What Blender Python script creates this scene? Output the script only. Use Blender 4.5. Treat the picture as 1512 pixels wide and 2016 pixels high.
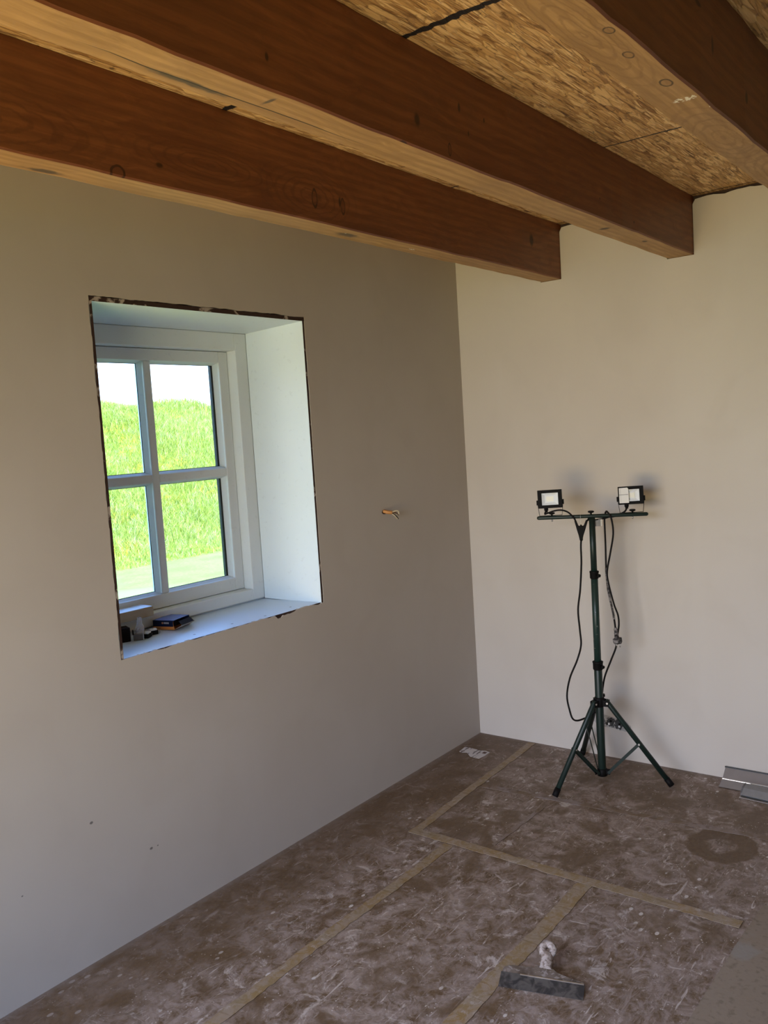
import bpy, bmesh, math, random
from mathutils import Vector, Matrix
random.seed(7)
for o in list(bpy.data.objects): bpy.data.objects.remove(o)
S = bpy.context.scene
COL = S.collection

# ------------------------------------------------------------------ camera
cd = bpy.data.cameras.new('camera'); cam = bpy.data.objects.new('camera', cd); COL.objects.link(cam)
F = Vector((0.78880407, 0.60813162, -0.08924168)); Rt = Vector((0.6050024, -0.79381907, -0.06183342)); Up = Vector((0.10844461, 0.00521698, 0.9940888))
cam.matrix_world = Matrix(((Rt.x, Up.x, -F.x, -3.5669), (Rt.y, Up.y, -F.y, -2.2335), (Rt.z, Up.z, -F.z, 1.5), (0, 0, 0, 1)))
cd.sensor_fit = 'HORIZONTAL'; cd.sensor_width = 36; cd.lens = 36 * 1711.1 / 1512; cd.clip_start = .05; cd.clip_end = 500
S.camera = cam
# ------------------------------------------------------------------ view
S.view_settings.view_transform = 'Standard'; S.view_settings.look = 'None'
S.view_settings.exposure = 0.0; S.view_settings.gamma = 1; S.view_settings.use_curve_mapping = False
# ------------------------------------------------------------------ sky and sun
W = bpy.data.worlds.new('world'); S.world = W; W.use_nodes = True
wn = W.node_tree; bg = wn.nodes['Background']
tc = wn.nodes.new('ShaderNodeTexCoord'); sx = wn.nodes.new('ShaderNodeSeparateXYZ'); rp = wn.nodes.new('ShaderNodeValToRGB')
wn.links.new(tc.outputs['Generated'], sx.inputs[0]); wn.links.new(sx.outputs[2], rp.inputs[0]); wn.links.new(rp.outputs[0], bg.inputs[0])
el = rp.color_ramp.elements; el.new(.5); el.new(.7)          # clear summer sky: milky at the horizon, deep blue overhead
for e_, (ps, c_) in zip(el, ((0.0, (.42, .50, .62)), (.16, (.36, .50, .74)), (.40, (.15, .34, .80)), (1.0, (.07, .22, .72)))): e_.position = ps; e_.color = (*c_, 1)
bg.inputs[1].default_value = 7.5
sd = bpy.data.lights.new('sun', 'SUN'); sd.energy = 7.0; sd.angle = math.radians(0.6); sd.color = (1, .95, .86)
sun = bpy.data.objects.new('sun', sd); COL.objects.link(sun)
sun.rotation_euler = Vector((0.40, 0.60, -0.75)).to_track_quat('-Z', 'Y').to_euler()
# added fill lamps at the unseen rear opening, standing in for daylight and bounce
def area(name, loc, target, sx, sy, power, col, spread=160):
    a = bpy.data.lights.new(name, 'AREA'); a.shape = 'RECTANGLE'; a.size = sx; a.size_y = sy; a.energy = power; a.color = col; a.spread = math.radians(spread)
    o = bpy.data.objects.new(name, a); COL.objects.link(o); o.location = loc
    o.rotation_euler = (Vector(target) - Vector(loc)).to_track_quat('-Z', 'Y').to_euler(); return o
area('rear_fill_low', (-4.38, -1.08, 0.50), (-1.0, -.95, 2.5), 1.7, 0.85, 21, (1.0, .66, .31), 100)
area('rear_fill_high', (-4.38, -1.08, 1.60), (-1.15, -1.15, 0.0), 1.75, 0.95, 15.5, (.88, .92, 1.0), 85)

# ------------------------------------------------------------------ node helpers
class NT:
    def __init__(s, name):
        s.m = bpy.data.materials.new(name); s.m.use_nodes = True; s.t = s.m.node_tree; s.b = s.t.nodes['Principled BSDF']
        s.co = s.t.nodes.new('ShaderNodeTexCoord').outputs['Object']
    def n(s, ty, **k):
        o = s.t.nodes.new('ShaderNode' + ty)
        for a, v in k.items(): setattr(o, a, v)
        return o
    def put(s, inp, v):
        if isinstance(v, bpy.types.NodeSocket): s.t.links.new(v, inp)
        elif isinstance(v, (tuple, list)) and inp.type == 'RGBA' and len(v) == 3: inp.default_value = (*v, 1)
        elif inp.type == 'RGBA' and isinstance(v, (int, float)): inp.default_value = (v, v, v, 1)
        else: inp.default_value = v
    def map(s, loc=(0,0,0), rot=(0,0,0), sc=(1,1,1), v=None):
        o = s.n('Mapping'); s.put(o.inputs[0], v or s.co); o.inputs['Location'].default_value = loc; o.inputs['Rotation'].default_value = rot; o.inputs['Scale'].default_value = sc; return o.outputs[0]
    def noise(s, scale, detail=4, dist=0, v=None, rough=.5, col=False):
        o = s.n('TexNoise'); s.put(o.inputs['Vector'], v or s.co); o.inputs['Scale'].default_value = scale; o.inputs['Detail'].default_value = detail; o.inputs['Roughness'].default_value = rough; o.inputs['Distortion'].default_value = dist
        return o.outputs['Color' if col else 'Fac']
    def voro(s, scale, v=None, feature='F1', out='Distance', rnd=1):
        o = s.n('TexVoronoi', feature=feature); s.put(o.inputs['Vector'], v or s.co); o.inputs['Scale'].default_value = scale; o.inputs['Randomness'].default_value = rnd; return o.outputs[out]
    def ramp(s, f, *st, interp='LINEAR'):
        o = s.n('ValToRGB'); s.put(o.inputs[0], f); e = o.color_ramp.elements; o.color_ramp.interpolation = interp
        while len(e) < len(st): e.new(.5)
        for i, (p, c) in enumerate(st):
            e[i].position = p; e[i].color = (*c, 1) if isinstance(c, tuple) else (c, c, c, 1)
        return o.outputs[0]
    def mr(s, f, a, b, c=0, d=1):
        o = s.n('MapRange', interpolation_type='SMOOTHSTEP'); s.put(o.inputs[0], f)
        for i, v in enumerate((a, b, c, d)): o.inputs[i + 1].default_value = v
        return o.outputs[0]
    def mix(s, f, a, b, mode='MIX'):
        o = s.n('MixRGB', blend_type=mode); s.put(o.inputs[0], f); s.put(o.inputs[1], a); s.put(o.inputs[2], b); return o.outputs[0]
    def mt(s, op, a, b=0.0, c=None):
        o = s.n('Math', operation=op); s.put(o.inputs[0], a); s.put(o.inputs[1], b)
        if c is not None: s.put(o.inputs[2], c)
        return o.outputs[0]
    def sep(s, v=None):
        o = s.n('SeparateXYZ'); s.put(o.inputs[0], v or s.co); return o.outputs
    def base(s, c): s.put(s.b.inputs['Base Color'], c); return s
    def rough(s, v): s.put(s.b.inputs['Roughness'], v); return s
    def metal(s, v): s.put(s.b.inputs['Metallic'], v); return s
    def bump(s, h, st=.3, d=.01):
        o = s.n('Bump'); s.put(o.inputs['Height'], h); o.inputs['Strength'].default_value = st; o.inputs['Distance'].default_value = d; s.put(s.b.inputs['Normal'], o.outputs[0]); return s
    def ellipse(s, pa, pb, a, b, ra, rb, wob=None):
        """distance in ellipse radii from (a,b); pa,pb coordinate sockets"""
        x = s.mt('DIVIDE', s.mt('SUBTRACT', pa, a), ra); y = s.mt('DIVIDE', s.mt('SUBTRACT', pb, b), rb)
        d = s.mt('SQRT', s.mt('ADD', s.mt('MULTIPLY', x, x), s.mt('MULTIPLY', y, y)))
        return s.mt('ADD', d, wob) if wob is not None else d

def simple(name, c, r=.6, metal=0, var=.12, scale=40, bump=0):
    s = NT(name); nz = s.noise(scale, 4)
    s.base(s.mix(nz, tuple(v * (1 - var) for v in c), tuple(min(1, v * (1 + var)) for v in c))).rough(r).metal(metal)
    if bump: s.bump(nz, bump, .003)
    return s.m

# ------------------------------------------------------------------ mesh helpers
def tag(o, label=None, cat=None, group=None, kind=None):
    for k, v in (('label', label), ('category', cat), ('group', group), ('kind', kind)):
        if v: o[k] = v
    return o
def link(name, bm, mats, parent=None, loc=(0,0,0), rotz=0, smooth=False, bevel=0, seg=2):
    me = bpy.data.meshes.new(name); bmesh.ops.recalc_face_normals(bm, faces=bm.faces); bm.to_mesh(me); bm.free()
    o = bpy.data.objects.new(name, me); COL.objects.link(o); o.location = loc; o.rotation_euler = (0, 0, rotz)
    for m in (mats if isinstance(mats, (list, tuple)) else [mats]): me.materials.append(m)
    if smooth:
        for p in me.polygons: p.use_smooth = True
    if bevel:
        b = o.modifiers.new('bevel', 'BEVEL'); b.width = bevel; b.segments = seg; b.limit_method = 'ANGLE'
    if parent: o.parent = parent
    return o
def empty(name, loc=(0,0,0), rotz=0):
    o = bpy.data.objects.new(name, None); COL.objects.link(o); o.location = loc; o.rotation_euler = (0, 0, rotz); o.empty_display_size = .1; return o
def box(bm, x0, x1, y0, y1, z0, z1, mi=0):
    vs = [bm.verts.new((x, y, z)) for x in (x0, x1) for y in (y0, y1) for z in (z0, z1)]
    for f in ((0,1,3,2),(4,6,7,5),(0,4,5,1),(2,3,7,6),(0,2,6,4),(1,5,7,3)):
        bm.faces.new([vs[i] for i in f]).material_index = mi
    return vs
def hexa(bm, P, mi=0):
    vs = [bm.verts.new(p) for p in P]   # 4 bottom, 4 top
    for f in ((0,1,2,3),(4,7,6,5),(0,4,5,1),(1,5,6,2),(2,6,7,3),(3,7,4,0)):
        bm.faces.new([vs[i] for i in f]).material_index = mi
    return vs
def tube(bm, pts, r, n=10, caps=True, mi=0):
    pts = [Vector(p) for p in pts]; rs = r if isinstance(r, (list, tuple)) else [r] * len(pts)
    rings = []; up = None
    for i, p in enumerate(pts):
        t = (pts[min(i + 1, len(pts) - 1)] - pts[max(i - 1, 0)]).normalized()
        if up is None: up = t.orthogonal().normalized()
        up = (up - t * up.dot(t))
        up = up.normalized() if up.length > 1e-6 else t.orthogonal().normalized()
        sd_ = t.cross(up)
        rings.append([bm.verts.new(p + rs[i] * (math.cos(2*math.pi*k/n) * up + math.sin(2*math.pi*k/n) * sd_)) for k in range(n)])
    for a, b in zip(rings, rings[1:]):
        for k in range(n): 
            f = bm.faces.new((a[k], a[(k+1) % n], b[(k+1) % n], b[k])); f.smooth = True; f.material_index = mi
    if caps:
        bm.faces.new(rings[0]).material_index = mi; bm.faces.new(rings[-1]).material_index = mi
def smoothpath(pts, sub=6):
    P = [Vector(p) for p in pts]; out = []
    for i in range(len(P) - 1):
        a, b, c, d = P[max(i-1, 0)], P[i], P[i+1], P[min(i+2, len(P)-1)]
        for k in range(sub):
            t = k / sub
            out.append(.5 * ((2*b) + (c-a)*t + (2*a-5*b+4*c-d)*t*t + (3*b-a-3*c+d)*t**3))
    out.append(P[-1]); return out
def lathe(bm, prof, cx=0, cy=0, n=20, mi=0):
    rings = [[bm.verts.new((cx + r*math.cos(2*math.pi*k/n), cy + r*math.sin(2*math.pi*k/n), z)) for k in range(n)] for r, z in prof]
    for a, b in zip(rings, rings[1:]):
        for k in range(n): f = bm.faces.new((a[k], a[(k+1) % n], b[(k+1) % n], b[k])); f.smooth = True; f.material_index = mi
    bm.faces.new(rings[0]).material_index = mi; bm.faces.new(rings[-1]).material_index = mi
def prism(bm, poly, ax, a0, a1, mi=0):
    """poly: 2D points; ax: extruded axis"""
    def P(p, h): return {'x': (h, p[0], p[1]), 'y': (p[0], h, p[1]), 'z': (p[0], p[1], h)}[ax]
    A = [bm.verts.new(P(p, a0)) for p in poly]; B = [bm.verts.new(P(p, a1)) for p in poly]
    fs = [bm.faces.new(A), bm.faces.new(B)]
    for f in fs: f.material_index = mi
    for i in range(len(poly)):
        j = (i + 1) % len(poly); bm.faces.new((A[i], A[j], B[j], B[i])).material_index = mi
    bmesh.ops.triangulate(bm, faces=fs)
def jag(p, q, n, amp, rnd, corner=0):
    """ragged 2D line from p to q (q excluded)"""
    out = []; dx, dy = q[0]-p[0], q[1]-p[1]; L = math.hypot(dx, dy); nx, ny = -dy/L, dx/L
    w = 0
    for i in range(n):
        t = (i + (rnd.uniform(-.25, .25) if i else 0)) / n
        w = .6*w + rnd.uniform(-1, 1)*amp if i else 0
        out.append((p[0]+dx*t+nx*w, p[1]+dy*t+ny*w))
    return out

# ------------------------------------------------------------------ materials
def plaster_mat(name='plaster', k=1.0):
    s = NT(name)
    big = s.noise(1.1, 3, .4); mid = s.noise(4.5, 4, .6); st = s.noise(1, 3, .5, v=s.map(sc=(6, 6, 1.1)))
    c = s.mix(s.mr(big, .3, .7), (.56, .505, .445), (.60, .55, .49))
    c = s.mix(s.mr(mid, .45, .75, 0, .35), c, (.53, .475, .41))
    c = s.mix(s.mr(st, .5, .8, 0, .25), c, (.62, .575, .52))
    x, y, z = s.sep()
    for (a, b, r) in ((-1.946, .251, .003), (-1.971, .252, .006), (-2.17, .416, .006), (-2.4, .30, .003)):
        c = s.mix(s.mr(s.ellipse(x, z, a, b, r, r * .7), .7, 1.2, .75, 0), c, (.06, .05, .045))
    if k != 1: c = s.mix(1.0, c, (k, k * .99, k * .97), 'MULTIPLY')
    s.base(c).rough(.72)
    h = s.mt('ADD', s.noise(7, 3), s.mt('MULTIPLY', s.noise(160, 3), .04)); s.bump(h, .12, .012)
    return s.m
def matte(name, c, r):
    m = simple(name, c, r); m.node_tree.nodes['Principled BSDF'].inputs['Specular IOR Level'].default_value = .12; return m
PLASTER = plaster_mat(); PLASTER_L = plaster_mat('plaster_shaded_wall', .86)  # same plaster; the window wall's shade is put into a darker colour
def smear_nodes(s):
    """grey-white plaster smears in world floor coordinates: returns mask, colour"""
    low = s.noise(1.9, 3, .6); low2 = s.noise(5.5, 4, 1.4)
    a = s.noise(8, 12, 1.1, rough=.74); a2 = s.noise(26, 10, .8, rough=.75)
    d1 = s.noise(1, 9, 1.0, v=s.map(rot=(0, 0, .6), sc=(7, 42, 1)), rough=.70)
    d2 = s.noise(1, 9, 1.3, v=s.map(rot=(0, 0, -.75), sc=(6, 50, 1)), rough=.70)
    reg = s.mr(s.mt('ADD', s.mt('MULTIPLY', low, .5), s.mt('MULTIPLY', low2, .5)), .40, .51, .14, 1)
    base = s.mt('ADD', s.mt('MULTIPLY', s.mr(a, .42, .58), .50), s.mt('MULTIPLY', s.mr(a2, .43, .57), .50))
    st = s.mt('MAXIMUM', s.mr(d1, .52, .66), s.mt('MULTIPLY', s.mr(d2, .55, .68), .9))
    m = s.mt('MULTIPLY', s.mt('MAXIMUM', base, s.mt('MULTIPLY', st, .9)), reg)
    f1 = s.mr(s.noise(1, 8, 1.6, v=s.map(loc=(4, 2, 0), rot=(0, 0, .35), sc=(10, 60, 1)), rough=.6), .62, .68)
    bright = s.mt('MULTIPLY', s.mt('MAXIMUM', s.mr(s.noise(13, 12, 1.0, rough=.80), .545, .63), f1), reg)
    sp = s.mt('MULTIPLY', s.mr(s.voro(75, rnd=1), .12, .18, 1, 0), s.mr(s.noise(14, 3), .52, .60))
    sp2 = s.mt('MULTIPLY', s.mr(s.voro(16, v=s.map(rot=(0, 0, .4), sc=(1, 1.6, 1))), .13, .17, 1, 0), s.mr(s.noise(5, 2), .55, .62))
    return m, bright, s.mt('MAXIMUM', sp, sp2), low
def floor_mat():
    s = NT('floor_cover'); x, y, z = s.sep()
    m, bright, sp, low = smear_nodes(s)
    br = s.mix(s.noise(5, 4), (.090, .052, .024), (.145, .088, .043))
    br = s.mix(s.mr(s.noise(60, 4), .4, .7, 0, .3), br, (.06, .035, .02))
    edge = s.mr(y, -.45, -.15, 1, .35)
    # ring stain left by a bucket
    wob = s.mt('MULTIPLY', s.mt('SUBTRACT', s.noise(25, 3), .5), .35)
    r = s.ellipse(x, y, -.59, -1.33, .125, .118, wob)
    ring = s.mt('MULTIPLY', s.mr(r, .95, 1.06, 1, 0), s.mr(r, .35, .5))
    keep = s.mt('MULTIPLY', edge, s.mt('SUBTRACT', 1, s.mt('MULTIPLY', ring, .92)))
    c = s.mix(s.mt('MULTIPLY', s.mt('MULTIPLY', m, keep), .92), br, (.345, .275, .24))
    c = s.mix(s.mt('MULTIPLY', s.mt('MULTIPLY', bright, keep), .8), c, (.56, .49, .45))
    c = s.mix(s.mt('MULTIPLY', sp, s.mt('MULTIPLY', keep, .8)), c, (.62, .57, .53))
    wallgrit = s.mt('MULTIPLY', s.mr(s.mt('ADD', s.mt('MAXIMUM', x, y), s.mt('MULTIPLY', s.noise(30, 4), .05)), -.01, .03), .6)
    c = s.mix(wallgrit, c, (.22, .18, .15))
    s.base(c).rough(s.mix(m, .5, .75))
    s.bump(s.mt('ADD', s.mt('MULTIPLY', m, .5), s.mt('ADD', bright, s.noise(80, 3))), .35, .004)
    return s.m
FLOOR = floor_mat()
def tape_mat():
    s = NT('masking_tape'); m, bright, sp, low = smear_nodes(s)
    c = s.mix(s.mr(s.noise(7, 4), .35, .65), (.25, .16, .060), (.235, .175, .10))
    c = s.mix(s.mt('MULTIPLY', s.mr(s.noise(16, 10, 1.4, rough=.75), .42, .58), .85), c, (.30, .235, .18))
    c = s.mix(s.mt('MULTIPLY', bright, .7), c, (.42, .37, .34))
    c = s.mix(s.mt('MULTIPLY', s.mr(s.noise(1, 4, v=s.map(sc=(60, 6, 1))), .58, .66), .5), c, (.14, .085, .035))
    s.base(c).rough(.55).bump(s.noise(70, 4), .4, .002); return s.m
TAPE = tape_mat()
def faint_tape_mat():
    s = NT('plastered_tape'); c = s.mix(s.mr(s.noise(8, 5, 1), .4, .62), (.17, .115, .07), (.25, .20, .18))
    c = s.mix(s.mr(s.noise(26, 6, 1), .52, .66, 0, .7), c, (.115, .07, .038)); s.base(c).rough(.7).bump(s.noise(50, 4), .4, .002); return s.m
TAPE2 = faint_tape_mat()
def board_mat():
    s = NT('grey_board'); c = s.mix(s.noise(2.2, 4, .8), (.21, .155, .105), (.29, .24, .185)); c = s.mix(s.mr(s.noise(60, 6), .5, .75, 0, .5), c, (.11, .08, .05))
    c = s.mix(s.mr(s.noise(6, 5, 1), .6, .7, 0, .6), c, (.26, .245, .22)); s.base(c).rough(.8).bump(s.noise(120, 3), .2, .002); return s.m
BOARD = board_mat()

def wood(name, side, knots=(), dark=(), cracks=(), pale=(), tone=1.0, seed=0):
    """side: True = stained side face in local x,z; False = underside in local x,y. knots: (a,b,ra,rb,kind)"""
    s = NT(name); x, y, z = s.sep(); pb = z if side else y
    wobv = s.noise(2.0, 3, .5, v=s.map(loc=(seed, seed*.7, 0), sc=(1, 4, 4)), col=True)
    # bend the grain round the knots
    bend = None
    v = s.map(loc=(seed*1.3, seed, seed*.4), sc=(1.2, 14, 14))
    va = s.n('VectorMath', operation='MULTIPLY_ADD'); s.put(va.inputs[0], wobv); va.inputs[1].default_value = (1.6, 2.0, 2.0); s.put(va.inputs[2], v)
    g = s.noise(2.2, 5, 1.2, v=va.outputs[0], rough=.6)
    fine = s.noise(1, 4, v=s.map(sc=(9, 330, 330)))
    wv = s.n('TexWave', wave_type='RINGS', rings_direction='X'); s.put(wv.inputs['Vector'], s.map(loc=(0, .05 + seed*.01, .03), sc=(.35, 5.5, 5.5))); wv.inputs['Scale'].default_value = 2.2; wv.inputs['Distortion'].default_value = 5; wv.inputs['Detail'].default_value = 3; wv.inputs['Detail Scale'].default_value = .8
    if side: a, b, k = (.185, .058, .018), (.27, .094, .030), (.11, .034, .012)
    else: a, b, k = (.37, .21, .078), (.49, .29, .118), (.25, .13, .045)
    a, b, k = [tuple(v_ * tone for v_ in q) for q in (a, b, k)]
    c = s.mix(s.mr(g, .3, .7), a, b)
    c = s.mix(s.mr(wv.outputs['Fac'], .15, .75, .32, 0), c, k)
    c = s.mix(s.mr(fine, .5, .8, 0, .35), c, k)
    c = s.mix(s.mr(s.noise(1.4, 4, .7, v=s.map(loc=(seed*3.1, 0, 0), sc=(1, 3, 3))), .55, .75, 0, .45), c, k)
    wob = s.mt('MULTIPLY', s.mt('SUBTRACT', s.noise(35, 3), .5), .5)
    for q in knots:
        d = s.ellipse(x, pb, q[0], q[1], q[2], q[3], wob)
        if q[4] == 'ring':
            f = s.mt('MULTIPLY', s.mr(s.mt('ABSOLUTE', s.mt('SUBTRACT', d, 1.0)), .10, .22, 1, 0), .85); c = s.mix(s.mr(d, .8, 1.0, .35, 0), c, k)
        elif q[4] == 'grain':
            f = s.mt('MULTIPLY', s.mt('MULTIPLY', s.mr(s.mt('SINE', s.mt('MULTIPLY', d, 13.0)), .2, 1), s.mr(d, 1.5, 4, 1, 0)), .45)
        else: f = s.mt('MULTIPLY', s.mr(d, .5, 1.2, 1, 0), .9)
        c = s.mix(f, c, tuple(v_ * .12 for v_ in b) if q[4] != 'grain' else k)
    for q in pale:
        f = s.mt('MULTIPLY', s.mr(s.ellipse(x, pb, *q, s.mt('MULTIPLY', wob, 2.2)), .7, 1.0, 1, 0), s.mr(s.noise(140, 4), .45, .55)); c = s.mix(f, c, (.85, .80, .70))
    for q in dark:
        f = s.mt('MULTIPLY', s.mr(s.ellipse(x, pb, *q, s.mt('MULTIPLY', wob, 2.5)), .4, 1.2, 1, 0), .75); c = s.mix(f, c, (.035, .035, .035))
    for (x0, x1, yc, w) in cracks:
        lw = s.mt('ABSOLUTE', s.mt('SUBTRACT', s.mt('ADD', pb, s.mt('MULTIPLY', s.mt('SUBTRACT', s.noise(2.2, 3, v=s.map(sc=(1, 0, 0))), .5), .012)), yc))
        f = s.mt('MULTIPLY', s.mr(lw, w*.5, w, 1, 0), s.mt('MULTIPLY', s.mr(x, x0, x0+.15), s.mr(x, x1-.25, x1, 1, 0))); c = s.mix(s.mt('MULTIPLY', f, .9), c, (.03, .018, .01))
    s.base(c).rough(.5 if side else .62)
    s.bump(s.mt('ADD', g, s.mt('MULTIPLY', fine, .5)), .22, .003)
    return s.m
def osb_mat():
    s = NT('osb'); x, y, z = s.sep()
    layers = []
    for i, (ang, sx, sy) in enumerate(((1.35, 9, 95), (1.75, 8, 70), (.95, 10, 85), (2.3, 12, 60))):
        nz = s.noise(6, 2, col=True, v=s.map(loc=(i*3, i, 0)))
        va = s.n('VectorMath', operation='MULTIPLY_ADD'); s.put(va.inputs[0], nz); va.inputs[1].default_value = (.028, .028, 0); s.put(va.inputs[2], s.co)
        mp = s.map(loc=(i*1.7, i*.9, 0), rot=(0, 0, -ang), sc=(sx, sy, 0.01), v=va.outputs[0])
        cell = s.voro(1, v=mp, out='Color'); val = s.sep(cell)[0]; e = s.voro(1, v=mp, feature='DISTANCE_TO_EDGE')
        layers.append((val, e))
    val, e = layers[0]
    hts = val
    for i, (v2, e2) in enumerate(layers[1:]):
        msk = s.mt('GREATER_THAN', v2, (.55, .62, .78)[i])
        val = s.mix(msk, val, v2 if i != 1 else s.mt('MULTIPLY', v2, .8)); e = s.mix(msk, e, e2)
    c = s.ramp(val, (0, (.28, .135, .045)), (.2, (.46, .255, .095)), (.75, (.64, .385, .16)), (1, (.88, .60, .29)))
    gr = s.noise(1, 4, v=s.map(rot=(0, 0, -1.3), sc=(14, 260, 1))); c = s.mix(s.mr(gr, .45, .75, 0, .4), c, (.22, .12, .05))
    c = s.mix(s.mr(e, 0, .05, .35, 0), c, (.16, .08, .03)); c = s.mix(s.mr(s.noise(1, 5, 1.0, v=s.map(rot=(0, 0, -1.35), sc=(10, 46, 1)), rough=.65), .56, .66, 0, .75), c, (.19, .095, .035))
    c = s.mix(s.mr(s.noise(30, 5), .66, .72, 0, .7), c, (.06, .03, .015))
    for k_, (an, sc_) in enumerate(((1.3, (7, 120, 1)), (1.75, (8, 110, 1)), (.9, (9, 130, 1)))):
        q_ = s.noise(1, 3, .6, v=s.map(loc=(k_*5, k_*2, 0), rot=(0, 0, -an), sc=sc_)); c = s.mix(s.mr(q_, .62, .68, 0, .8), c, (.92, .66, .36)); c = s.mix(s.mr(q_, .30, .37, .7, 0), c, (.12, .055, .02))
    # board joints: torn dark building paper
    for jx, w in ((-.851, .005), (-1.932, .011), (-.012, .004)):
        wb = s.mt('MULTIPLY', s.mt('SUBTRACT', s.noise(40, 5), .5), w * 2.4)
        d = s.mt('ABSOLUTE', s.mt('ADD', s.mt('SUBTRACT', x, jx), wb)); c = s.mix(s.mr(d, w*.8, w, 1, 0), c, (.012, .010, .010))
    s.base(c).rough(.6)
    s.bump(s.mt('ADD', s.mt('MULTIPLY', val, 1.0), s.mt('ADD', s.mt('MULTIPLY', s.mr(e, 0, .12), .5), s.mt('MULTIPLY', gr, .4))), .8, .004)
    return s.m
OSB = osb_mat()
BRICK = simple('raw_masonry', (.05, .028, .02), .9, bump=.5)
def white_mat(name, c, r, dots=()):
    s = NT(name); x, y, z = s.sep(); nz = s.noise(9, 4)
    col = s.mix(nz, tuple(v*.95 for v in c), c); col = s.mix(s.mr(s.noise(55, 5, .5), .60, .72, 0, .25), col, tuple(v*.75 for v in c))
    for (a, b) in dots: col = s.mix(s.mr(s.ellipse(x, y, a, b, .006, .004), .7, 1.1, .9, 0), col, (.12, .12, .15))
    s.base(col).rough(r).bump(s.noise(200, 3), .06, .002); return s.m
REVEAL = white_mat('white_reveal_board', (.70, .80, .85), .45)
SILLM = white_mat('white_sill_board', (.70, .82, .93), .35, ((-1.694, .045), (-1.523, .046), (-1.376, .030), (-1.222, .049)))
FRAMEM = white_mat('white_frame_paint', (.80, .85, .85), .4)
def edge_mat():
    s = NT('brown_board_edge'); c = s.mix(s.noise(50, 4), (.022, .010, .007), (.05, .020, .012))
    pl = s.mt('MULTIPLY', s.mr(s.noise(7, 5, 1.5), .56, .60), s.mr(s.noise(40, 3), .35, .5)); c = s.mix(pl, c, (.42, .36, .31)); s.base(c).rough(.85).bump(s.noise(80, 4), .5, .003); return s.m
EDGE = edge_mat()
RUBBER = simple('black_rubber', (.012, .014, .016), .5)
def glass_mat(name='window_glass', tint=(.97, .985, .98)):
    m = bpy.data.materials.new(name); m.use_nodes = True; t = m.node_tree; t.nodes.clear()
    o = t.nodes.new('ShaderNodeOutputMaterial'); tr = t.nodes.new('ShaderNodeBsdfTransparent'); tr.inputs[0].default_value = (*tint, 1)
    gl = t.nodes.new('ShaderNodeBsdfGlossy'); gl.inputs['Roughness'].default_value = .02; fr = t.nodes.new('ShaderNodeFresnel'); fr.inputs[0].default_value = 1.3
    mx = t.nodes.new('ShaderNodeMixShader'); t.links.new(fr.outputs[0], mx.inputs[0]); t.links.new(tr.outputs[0], mx.inputs[1]); t.links.new(gl.outputs[0], mx.inputs[2]); t.links.new(mx.outputs[0], o.inputs[0]); return m
GLASS = glass_mat()
def grass_mat(name, blade):
    s = NT(name); x, y, z = s.sep(); nz = s.noise(.55, 4, .8); n2 = s.noise(3.0, 3)
    if blade:
        fib = s.noise(1, 3, v=s.map(sc=(16, 16, 3.0)))
        c = s.mix(s.mr(n2, .3, .7), (.36, .48, .06), (.50, .58, .10)); c = s.mix(s.mr(nz, .48, .62, 0, .6), c, (.52, .62, .14)); c = s.mix(s.mr(fib, .50, .64, 0, .8), c, (.17, .28, .03)); c = s.mix(s.mr(fib, .33, .46, .8, 0), c, (.68, .72, .32))
        c = s.mix(s.mr(s.voro(7, out='Distance'), .0, .25, .5, 0), c, (.24, .42, .10)); c = s.mix(s.mr(s.noise(5, 4), .55, .68, 0, .6), c, (.60, .64, .32))
        c = s.mix(s.mt('MULTIPLY', s.mr(s.noise(.9, 3, v=s.map(loc=(8, 3, 1))), .55, .62), s.mr(s.noise(11, 3, v=s.map(loc=(2, 3, 1))), .52, .6, 0, .8)), c, (.72, .55, .06))
    else:
        c = s.mix(s.mr(n2, .3, .7), (.34, .44, .07), (.43, .52, .10)); c = s.mix(s.mr(s.noise(25, 5), .4, .65, 0, .5), c, (.25, .36, .05)); c = s.mix(s.mr(nz, .5, .7, 0, .6), c, (.42, .48, .16))
    s.base(c).rough(.75); s.b.inputs['Specular IOR Level'].default_value = .15
    return s.m
LAWN = grass_mat('mown_grass', False); TALL = grass_mat('tall_grass', True)

# ------------------------------------------------------------------ room shell
XR, YR = -4.45, -4.6
bm = bmesh.new(); box(bm, XR, .0, YR, 0, -.06, 0); tag(link('floor', bm, FLOOR), kind='structure')
bm = bmesh.new(); box(bm, XR, .02, YR, .012, 2.3585, 2.38); box(bm, XR - .3, .32, YR - .3, .34, 2.38, 2.6, 1); tag(link('ceiling', bm, [OSB, BRICK]), kind='structure')  # unseen slab above the boards is added to block light

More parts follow.
